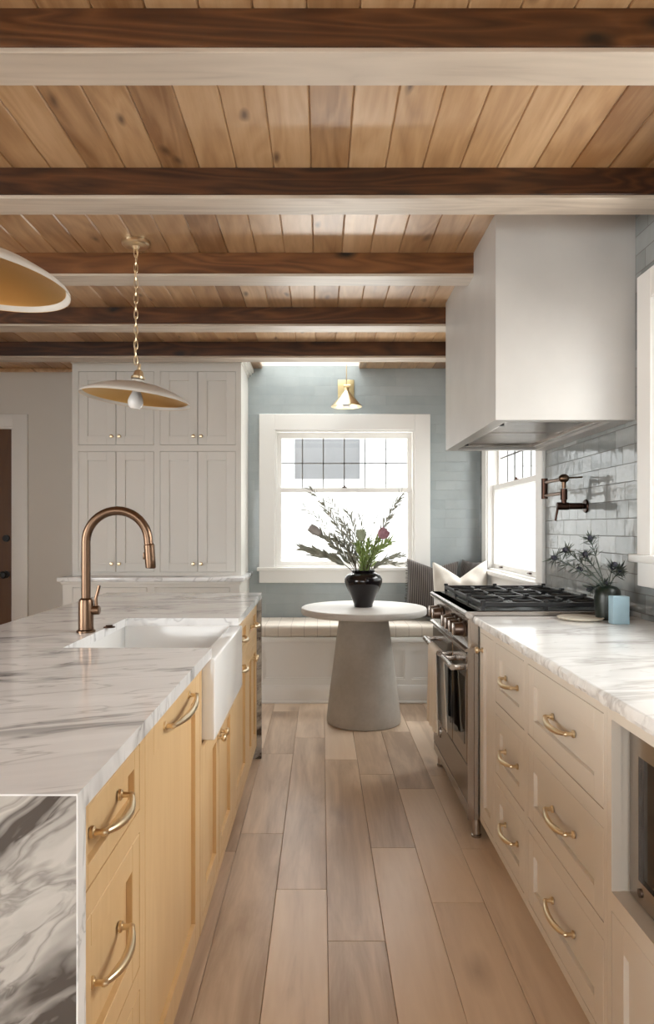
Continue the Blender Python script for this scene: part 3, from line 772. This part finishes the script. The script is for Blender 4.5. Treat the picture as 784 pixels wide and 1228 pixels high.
zz = lambda y, d: H-(y-633)*d/FPX
TL = [((665.5, 669.6), 'leftmost thistle, drooping low towards the window'), ((679, 660.5), 'second thistle from the left, just right of the leftmost one'), ((708, 647), 'topmost thistle, standing highest in front of the tiles'),
      ((702.4, 666), 'thistle right below the topmost one'), ((696, 683), 'thistle low in the middle of the spray, reaching left'), ((735, 679.7), 'largest thistle, above the vase mouth on the right'),
      ((725.6, 698.8), 'short thistle just above the rim of the green vase'), ((708, 705.6), 'lowest thistle, hanging beside the green vase'), ((743, 684), 'rightmost thistle, partly behind the largest one')]
for i, ((a, b_), l) in enumerate(TL):
    d = 2.70 + (i*37 % 9)*.01
    thistle(((a-385)*d/FPX, d, zz(b_, d)), (vx-.008+.016*((i*5) % 9)/9, vy-.01+.02*((i*7) % 9)/9, 1.03), i+11, l, 1.25 if i == 5 else 1.0)
bx = MB(); bx.box(1.086, 1.148, 2.607, 2.650, .9145, 1.018, .0015, 1); o = bx.build('small_carton', M_['blue_box'])
tag(o, 'small pale blue carton in front of the green vase', 'box')
mb = MB(); mb.lathe([(0, 0), (.06, 0), (.082, .004), (.088, .010), (.084, .012), (.075, .009), (0, .008)], (1.015, 2.745, .9142), 48)
tag(mb.build('stone_plate', M_['plate']), 'shallow beige stone plate on the marble beside the range', 'plate')

# ------------------------------------------------------------------ pantry cabinet
px0, px1, YP = -1.812, -.583, 5.10
pc = thing('pantry_cabinet', (-1.2, 5.35, 0), 'tall white built-in pantry cabinet against the back wall', 'cabinet')
FP = FNY(YP)
q = lambda x: (x-385)/164.7
cols = [(q(93.9), q(139)), (q(139), q(184.5)), (q(191.8), q(237)), (q(237), q(282.4))]
holes = []
for (a, b_) in cols: holes += [(a, b_, 1.876, 2.414), (a, b_, .951, 1.832)]
mb = MB(FP); mb.frame((px0, px1, .926, 2.47), holes, -.022, 0); mb.box(px0, px1, -.499, -.023, .926, 2.47); mb.build('body', M_['cab_white'], pc)
for i, (a, b_) in enumerate(cols):
    for (z0, z1, kz) in ((1.876, 2.414, 1.94), (.951, 1.832, 1.012)):
        mb = MB(FP); mb.shaker(a, b_, z0, z1, f=.065); d = mb.build('door', M_['cab_white'], pc)
        knob(FP, (b_-.028) if i % 2 == 0 else (a+.028), kz, d, .013)
mb = MB(FP); mb.box(px0-.01, px1+.01, -.499, .012, 2.47, 2.49, .004); mb.box(px0-.025, px1+.03, -.499, .028, 2.49, 2.505, .004); mb.box(px0-.04, px1+.045, -.499, .042, 2.505, 2.5445, .008); mb.build('crown', M_['cab_white'], pc)
FB = FNY(4.93)
mb = MB(FB); hs = [(-1.75, -1.225, .70, .855), (-1.175, -.64, .70, .855), (-1.75, -1.487, .12, .67), (-1.487, -1.225, .12, .67), (-1.175, -.908, .12, .67), (-.908, -.64, .12, .67)]
mb.frame((-1.82, -.575, .0, .885), hs, -.022, 0); mb.box(-1.82, -.575, -.669, -.023, 0, .885); mb.box(-1.83, -.565, -.669, .010, .875, .897, .003); mb.build('base_body', M_['cab_white'], pc)
for i, h in enumerate(hs):
    mb = MB(FB); mb.shaker(*h); d = mb.build('drawer' if i < 2 else 'door', M_['cab_white'], pc)
    knob(FB, (h[0]+h[1])/2 if i < 2 else (h[1]-.03 if i % 2 == 0 else h[0]+.03), (h[2]+h[3])/2 if i < 2 else .61, d, .013)
mb = MB(); mb.box(-1.85, -.545, 4.90, 5.599, .8975, .9255, .003); mb.build('marble_ledge', M_['marble'], pc)

# ------------------------------------------------------------------ window seat, cushion, pillows
ws = thing('window_seat', (.35, 5.35, 0), 'white panelled built-in bench below the window', 'bench')
FW = FNY(5.10); bu0, bu1 = -.572, XR-.002
ph = [(-.42, .09, .17, .385), (.14, .61, .17, .385), (.66, 1.17, .17, .385)]
mb = MB(FW); mb.frame((bu0, bu1, .0, .44), ph, -.014, 0); mb.box(bu0, bu1, -.497, -.0145, 0, .44)
for h in ph: mb.frame((h[0], h[1], h[2], h[3]), [(h[0]+.012, h[1]-.012, h[2]+.012, h[3]-.012)], -.0145, -.007)
mb.build('body', M_['trim_white'], ws)
mb = MB(FW); mb.box(bu0, bu1, -.497, .018, .441, .478, .005); mb.build('seat_board', M_['trim_white'], ws)
mb = MB(FW); mb.box(bu0, bu1, .0005, .014, .0, .13, .003); mb.box(bu0, bu1, .0145, .026, 0, .018, .004); mb.build('plinth', M_['trim_white'], ws)
mb = MB(); mb.box(-.56, 1.262, 5.085, 5.592, .4785, .562, .022, 4)
c_ = mb.build('bench_cushion', M_['plaid'], None, 60); 
tag(c_, 'cream windowpane-check cushion along the window bench', 'cushion')
mb = None
def pillow(name, w, h, t, loc, rot, mat, label, chop=0.0, seed=0, ear=.08, fringe=None):
    r = random.Random(seed); N = 28
    Rm = Matrix.Translation(loc) @ Matrix.Rotation(R(rot[2]), 4, 'Z') @ Matrix.Rotation(R(rot[0]), 4, 'X') @ Matrix.Rotation(R(rot[1]), 4, 'Y')
    mb = MB(); grid = {}
    for sd in (0, 1):
        for i in range(N+1):
            for j in range(N+1):
                u = -1+2*i/N; v = -1+2*j/N
                edge = (i in (0, N)) or (j in (0, N))
                if sd == 1 and edge: grid[(1, i, j)] = grid[(0, i, j)]; continue
                f = (max(0, (1-u**4)*(1-v**4)))**.55 if not edge else 0
                x = u*w/2*(1-ear*(1-abs(v)**2)*abs(u)**3*1.0); z = v*h/2*(1-ear*(1-u*u)*abs(v)**3)
                if chop: z -= chop*max(0, 1-abs(u)*1.05)**1.15*max(0, (v+.3)/1.3)**1.5
                y = (1 if sd else -1)*t/2*f
                y *= 1 - (.35*math.exp(-(u/.25)**2)*max(0, v) if chop else 0)
                y += .006*math.sin(u*9+seed)*math.cos(v*7+u*4)*f + (.008*math.sin((u*u*6+v*8))*f if chop > .05 else 0)
                grid[(sd, i, j)] = mb.bm.verts.new(Vector((x, y, z+h/2)))
        for i in range(N):
            for j in range(N):
                a = [grid[(sd, i, j)], grid[(sd, i+1, j)], grid[(sd, i+1, j+1)], grid[(sd, i, j+1)]]
                mb.bm.faces.new(a if sd == 0 else a[::-1])
    if fringe:
        for sgn in fringe:
            for k in range(46):
                v = -1+2*(k+.5)/46; x0 = sgn*w/2*(1-ear*(1-v*v)); z0 = v*h/2+h/2
                dx = sgn*r.uniform(.012, .022); a0 = Vector((x0-sgn*.004, 0, z0)); a1 = Vector((x0+dx, r.uniform(-.008, .008), z0+r.uniform(-.012, .004)))
                mb.tube([tuple(a0), tuple(a1)], [.0032, .0012], 4)
    o = mb.build(name, M_[mat], None, 180); o.matrix_world = Rm
    return tag(o, label, 'pillow')
pillow('throw_pillow', .40, .47, .12, (.84, 5.37, .568), (-14, 3, -4), 'stripe', 'charcoal pinstriped pillow with a ruffled edge, left in the bench corner', .045, 1, .07, (-1,))
pillow('throw_pillow', .34, .46, .09, (1.135, 5.40, .568), (-7, 0, -68), 'stripe', 'dark pillow mostly hidden behind the cream and the ruffled pillow', 0, 2)
pillow('throw_pillow', .40, .46, .11, (1.035, 5.155, .568), (-7, -2, -10), 'linen', 'cream linen pillow with a dented top, right in the bench corner', .12, 3, .02)

# ------------------------------------------------------------------ table, vase, bouquet
tx, ty = .28, 4.62
tb = thing('pedestal_table', (tx, ty, 0), 'round concrete pedestal table in front of the window bench', 'table')
mb = MB(); mb.lathe([(0, .708), (.40, .708), (.408, .711), (.412, .718), (.412, .744), (.409, .750), (.403, .753), (0, .753)], (tx, ty, 0), 96); mb.build('tabletop', M_['concrete_top'], tb)
mb = MB(); mb.lathe([(0, 0.001), (.238, .001), (.243, .006), (.243, .03), (.236, .10), (.160, .70), (.160, .707), (0, .707)], (tx, ty, 0), 80); mb.build('pedestal', M_['concrete'], tb)
vz = .7535; vxx, vyy = .278, 4.62
mb = MB(); mb.lathe([(0, 0), (.058, 0), (.061, .004), (.063, .02), (.088, .08), (.112, .13), (.124, .165), (.124, .185), (.112, .207), (.085, .222), (.072, .228), (.075, .238), (.077, .242), (.068, .242), (.064, .228), (.075, .215), (.105, .18), (.07, .05), (0, .02)], (vxx, vyy, vz), 64)
tag(mb.build('round_vase', M_['vase']), 'glossy black round-shouldered vase on the pedestal table', 'vase')
def pix(a, b_, d=4.62): return Vector(((a-385)*d/FPX, d, H-(b_-633)*d/FPX))
def c6(x, y, d=4.62): return pix(360+x/6.03, 580+y/6.03, d)
def leafpoly(mb, p, d, L, wd, r):
    up = Vector((r.uniform(-1, 1), r.uniform(-1, 1), r.uniform(-1, 1)))
    s = d.cross(up).normalized()*wd/2; bend = Vector((0, 0, r.uniform(-.006, .004)))
    v = [mb.bm.verts.new(x) for x in (p, p+d*L*.3+s*.9, p+d*L*.65+s+bend*.5, p+d*L+bend, p+d*L*.65-s+bend*.5, p+d*L*.3-s*.9)]
    mb.bm.faces.new(v)
def branch(tip, seed, label, mat='leaf_grey', n=30, L=.064, wd=.0075, start=.35, head=None, hs=(.03, .05), depth=0.0, name='leafy_branch', spread=.6, sag=.04):
    r = random.Random(seed)
    base = Vector((vxx+r.uniform(-.035, .035), vyy+r.uniform(-.035, .035), vz+.12))
    tip = Vector(tip); tip.y += depth
    rim = Vector((vxx + (tip.x-vxx)*.14, vyy+(tip.y-vyy)*.2, vz+.25))
    mid = rim*.45 + tip*.55 + Vector((-(tip.x-vxx)*.16, 0, sag))
    pts = []
    ctrl = [base, rim, mid, tip]
    for i in range(13):
        t = i/12; pts.append(base*(1-t)**3 + rim*3*t*(1-t)**2 + mid*3*t*t*(1-t) + tip*t**3)
    root = thing(name, base, label, 'flower stem' if head else 'branch', 'stems in the black vase')
    mb = MB(); mb.tube(pts, [.0026-.0016*i/12 for i in range(13)], 6); mb.build('stem', M_['stem'], root)
    mb = MB(); n = int(n*1.7); wd *= 1.15
    for i in range(n):
        t = start + (1-start)*(i+.5)/n
        k = min(11, int(t*12)); p = pts[k].lerp(pts[k+1], t*12-k); tg = (pts[k+1]-pts[k]).normalized()
        a = i*2.4 + r.uniform(-.4, .4)
        x = tg.cross(Vector((0, 1, 0))).normalized(); y = tg.cross(x)
        sp = spread*r.uniform(.7, 1.2)
        d = (tg*math.cos(sp) + (x*math.cos(a) + y*math.sin(a)*.7)*math.sin(sp)).normalized()
        leafpoly(mb, p, d, L*r.uniform(.7, 1.2), wd*r.uniform(.8, 1.2), r)
    mb.build('leaves', M_[mat], root, 180)
    if head:
        ax = (pts[-1]-pts[-3]).normalized(); qm = Vector((0, 0, 1)).rotation_difference(ax).to_matrix().to_4x4()
        mb = MB(); mb.lathe([(0, -hs[1]*.55), (hs[0]*.6, -hs[1]*.45), (hs[0]*.95, -hs[1]*.1), (hs[0], hs[1]*.25), (hs[0]*.8, hs[1]*.65), (hs[0]*.4, hs[1]*.92), (0, hs[1])], pts[-1], 24, qm)
        for ring, (zr, rr) in enumerate(((-.35, .75), (0, 1.0), (.3, 1.0), (.6, .82))):
            for k in range(14):
                a = 2*math.pi*(k+.5*ring)/14; bp = Vector((math.cos(a)*hs[0]*rr, math.sin(a)*hs[0]*rr, zr*hs[1])); tp = Vector((math.cos(a)*hs[0]*rr*.92, math.sin(a)*hs[0]*rr*.92, (zr+.5)*hs[1]))+Vector((math.cos(a), math.sin(a), 0))*.004
                s_ = Vector((-math.sin(a), math.cos(a), 0))*hs[0]*.22; md = (bp+tp)/2+Vector((math.cos(a), math.sin(a), 0))*.004
                v = [mb.bm.verts.new(pts[-1]+(qm @ z_)) for z_ in (bp-s_*.6, md-s_, tp, md+s_, bp+s_*.6)]; mb.bm.faces.new(v)
        mb.build('flower_head', M_[head], root, 60)
B = [
 ((78, 48), 'tallest branch leaning to the left, tip at the sash rail', {}), ((150, 150), 'branch just inside the tallest left-leaning one', dict(n=22)), ((35, 178), 'branch with thin leaves reaching furthest left, high up', dict(n=14, start=.55)),
 ((215, 125), 'upright left branch between the tallest one and the middle', {}), ((345, 205), 'thin branch curving right of the left-hand group', {}), ((300, 270), 'short leafy branch in the middle of the left-hand group', dict(n=30)),
 ((438, 235), 'straight thin branch standing in the middle', dict(n=16, L=.04)), ((570, 205), 'straight thin branch just left of the pink flower', dict(n=14, L=.035, wd=.005)),
 ((740, 72), 'tallest branch leaning to the right', dict(n=26, start=.5)), ((700, 150), 'second right-hand branch below the tallest right-leaning one', dict(n=16, start=.6)),
 ((30, 468), 'low grey branch with broad leaves reaching far left', dict(n=26, L=.085, wd=.016, spread=.35, start=.45, sag=.02)), ((95, 505), 'lowest broad-leaved branch on the left side', dict(n=20, L=.075, wd=.015, spread=.35, start=.5, sag=.02)),
 ((740, 520), 'low branch with thin leaves reaching far right', dict(n=22, L=.06, wd=.009, spread=.4, sag=.03)), ((700, 585), 'lowest drooping branch on the right side', dict(n=18, L=.055, wd=.009, spread=.45, sag=.05)),
 ((640, 420), 'green leafy branch spreading right below the pink flower', dict(mat='leaf_green', n=36, L=.055, wd=.009)), ((500, 420), 'bright green leafy stem above the vase mouth, right of centre', dict(mat='leaf_green', n=40, L=.055, wd=.009, start=.25)),
 ((410, 440), 'bright green leafy stem above the vase mouth, left of centre', dict(mat='leaf_green', n=36, L=.05, wd=.009, start=.25)), ((250, 400), 'grey leafy branch low in the left-hand group', dict(n=34, L=.06, wd=.012)),
 ((560, 470), 'short green stem leaning right at the vase mouth', dict(mat='leaf_green', n=34, L=.05, wd=.009, start=.25)),
 ((120, 350), 'stem with the large furry grey flower head on the left', dict(head='greyhead', hs=(.026, .062), n=30, L=.07, wd=.013, start=.4, name='grey_flower', sag=.0)),
 ((590, 372), 'stem with the dusky pink flower head', dict(head='pink', hs=(.034, .045), n=24, L=.055, wd=.010, mat='leaf_green', start=.4, name='pink_flower')),
 ((440, 385), 'stem with the pale green flower head in the middle', dict(head='greenhead', hs=(.03, .05), n=24, L=.05, wd=.010, mat='leaf_green', start=.3, name='green_flower', depth=-.02))]
for i, (p, l, kw) in enumerate(B):
    kw = dict(kw); kw.setdefault('depth', ((i*31) % 11-5)*.012)
    branch(c6(*p), 40+i, l, **kw)

# ------------------------------------------------------------------ lights (fixtures)
def pendant(x, y, label):
    root = thing('pendant_lamp', (x, y, ZC), label, 'pendant lamp', 'pendant lamps over the island')
    mb = MB(); mb.lathe([(0, 0), (.062, 0), (.062, -.012), (.056, -.018), (.02, -.022), (.012, -.034), (0, -.036)], (x, y, ZC-.0005), 40); mb.build('ceiling_canopy', M_['brass'], root)
    mb = MB(); z = ZC-.03; k = 0; n = 15; zt = 2.005; ln = (z-zt)/n
    for k in range(n):
        zc = z-ln*(k+.5); a = (k % 2)*math.pi/2 + .3; hw = .008; hl = ln*.5+.006
        pts = [(x+math.cos(a)*hw*math.cos(t), y+math.sin(a)*hw*math.cos(t), zc+hl*math.sin(t)) for t in [2*math.pi*i/14 for i in range(15)]]
        mb.tube(pts, .0024, 6, cap=False)
    mb.tube([(x+.006*math.sin(i*.8), y+.004*math.cos(i*.8), z-(z-zt)*i/24) for i in range(25)], .0016, 5)
    mb.build('chain', M_['brass'], root)
    Mt = Matrix.Rotation(R(6), 4, 'Y'); o = (x, y, 1.85)
    mb = MB(); mb.lathe([(0, .155), (.006, .155), (.008, .145), (.008, .128), (.018, .122), (.024, .10), (.03, .098), (.03, .088), (.024, .086), (0, .086)], o, 28, Mt); mb.build('socket_cap', M_['brass'], root)
    prof_o = [(.026, .084), (.028, .072), (.06, .067), (.12, .055), (.18, .035), (.218, .017), (.234, .007), (.240, -.001), (.241, -.006)]
    prof_i = [(.2408, -.0065), (.2365, -.002), (.230, .005), (.214, .014), (.177, .031), (.12, .050), (.06, .062), (.022, .067)]
    mb = MB(); mb.lathe(prof_o+[(r_*.995, z_+.0008) for r_, z_ in prof_i], o, 72, Mt); shd = mb.build('lamp_shade', M_['enamel'], root)
    mb = MB(); mb.lathe(prof_i+[(.0, .067)], o, 72, Mt); mb.build('gold_lining', M_['gold_leaf'], shd)
    mb = MB(); mb.lathe([(0, .062), (.017, .062), (.017, .035), (.022, .022), (.031, .0), (.034, -.016), (.031, -.032), (.019, -.046), (0, -.05)], (x, y, 1.85), 28, Mt); mb.build('bulb', M_['bulb'], root)
    return root
pd = pendant(-.825, 3.12, 'gold-lined dish pendant hanging by its chain over the faucet')
dup(pd, (-.825, 1.60, ZC), 'gold-lined dish pendant cut off by the left edge of the photo')
sx, sy, sz = .195, 5.40, 2.235
sn = thing('wall_sconce', (sx, YB, 2.25), 'small brass cone wall sconce above the window', 'wall sconce')
mb = MB(); mb.box(sx-.062, sx+.068, YB-.014, YB-.001, 2.305, 2.455, .002); mb.build('backplate', M_['backplate_brass'], sn)
mb = MB(); mb.tube([(sx, YB-.012, 2.37), (sx, sy, 2.37)], .007, 12); mb.tube([(sx+.028, sy, 2.37), (sx-.02, sy, 2.37)], .009, 14)
mb.tube([(sx, sy, 2.345), (sx, sy, 2.535)], .0035, 10); mb.build('arm', M_['brass_pale'], sn)
mb = MB(); mb.lathe([(0, .142), (.018, .142), (.02, .118), (.022, .112), (.118, .0), (.120, -.004), (.116, -.003), (.018, .108), (0, .112)], (sx, sy, 2.212), 48); mb.build('cone_shade', M_['brass_pale'], sn)
mb = MB(); mb.lathe([(0, .06), (.018, .06), (.03, .02), (.032, 0), (.022, -.016), (0, -.022)], (sx, sy, 2.222), 24); mb.build('bulb', M_['bulb'], sn)

# ------------------------------------------------------------------ outside
nh = thing('neighbour_house', (0, 8.2, 0), 'white house wall outside the bench window, with one grey window', 'house')
mb = MB(); mb.box(-6, 7, 8.2, 8.4, 0, 5)
for k in range(25): mb.box(-6, 7, 8.185, 8.2, k*.2, k*.2+.19)
mb.build('house_wall', M_['siding'], nh)
mb = MB(FNY(8.184)); mb.frame((-.42, .56, 1.70, 2.75), [(-.31, .45, 1.84, 2.65)], 0, .03); hw_ = mb.build('house_window', M_['siding'], nh)
mb = MB(FNY(8.184)); mb.box(-.31, .45, .001, .008, 1.84, 2.65); mb.build('pane', M_['grey_glass'], hw_)
n2 = thing('garden_wall', (3.6, 5, 0), 'white outdoor wall beyond the right-hand window', 'outdoor wall')
mb = MB(); mb.box(3.6, 3.8, -1, 8.1, 0, 4)
for k in range(20): mb.box(3.585, 3.6, -1, 8.1, k*.2, k*.2+.19)
mb.build('house_wall', M_['siding'], n2)
mb = MB(); mb.box(-9, 9, -9, 14, -.4, -.3); struct(mb.build('ground', M_['ground']), 'pale ground outside the house', 'ground')

# ------------------------------------------------------------------ lighting
w = bpy.data.worlds.new('world'); sc.world = w; w.use_nodes = True
bg = w.node_tree.nodes['Background']; bg.inputs[0].default_value = (.93, .97, 1.0, 1); bg.inputs[1].default_value = 7.0
def area(name, loc, target, sx_, sy_, power, col=(1, .97, .93)):
    l = bpy.data.lights.new(name, 'AREA'); l.shape = 'RECTANGLE'; l.size = sx_; l.size_y = sy_; l.energy = power; l.color = col
    o = bpy.data.objects.new(name, l); C.objects.link(o); o.location = loc
    o.rotation_euler = (Vector(target)-Vector(loc)).to_track_quat('-Z', 'Y').to_euler(); return o
area('daylight_back', (.2, 6.9, 3.1), (.2, 5.0, 1.0), 2.4, 1.2, 210)
area('bounce_fill_back', (.2, 6.7, .35), (.1, 3.6, 2.5), 3.0, .9, 190, (1, .95, .88))  # added area lamp standing in for ground bounce, aimed up to brighten the ceiling
area('daylight_right_far', (2.5, 4.9, 2.9), (.6, 4.4, .9), 1.8, 1.2, 130)
area('daylight_right_near', (2.3, 1.9, 2.2), (-.2, 1.9, .6), 1.6, 1.3, 160)
area('bounce_fill_right', (2.3, 2.0, .5), (-.6, 1.9, 2.5), 1.6, .8, 70, (1, .93, .84))  # added low lamp outside the near window, replaces ground bounce on the ceiling
area('fill_left', (XL-.9, .2, 1.5), (0, .9, .9), 3.0, 1.7, 230)  # unseen fill lamp added outside the left wall
area('fill_near', (-1.0, YN-.9, 1.3), (-.3, 3.5, .5), 3.2, 1.6, 45)  # unseen weak fill lamp added beyond the rear wall
area('daylight_skylight', (-.08, 5.28, 3.35), (-.08, 5.28, 0), .7, .6, 16)

vs_ = sc.view_settings
vs_.view_transform = 'Standard'; vs_.look = 'None'; vs_.gamma = 1.0; vs_.use_curve_mapping = False; vs_.exposure = -0.5
sc.cycles.max_bounces = 10; sc.cycles.diffuse_bounces = 6; sc.cycles.glossy_bounces = 4; sc.cycles.transparent_max_bounces = 12
sc.cycles.use_denoising = True; sc.cycles.sample_clamp_indirect = 6.0
sc.cycles.caustics_reflective = False; sc.cycles.caustics_refractive = False
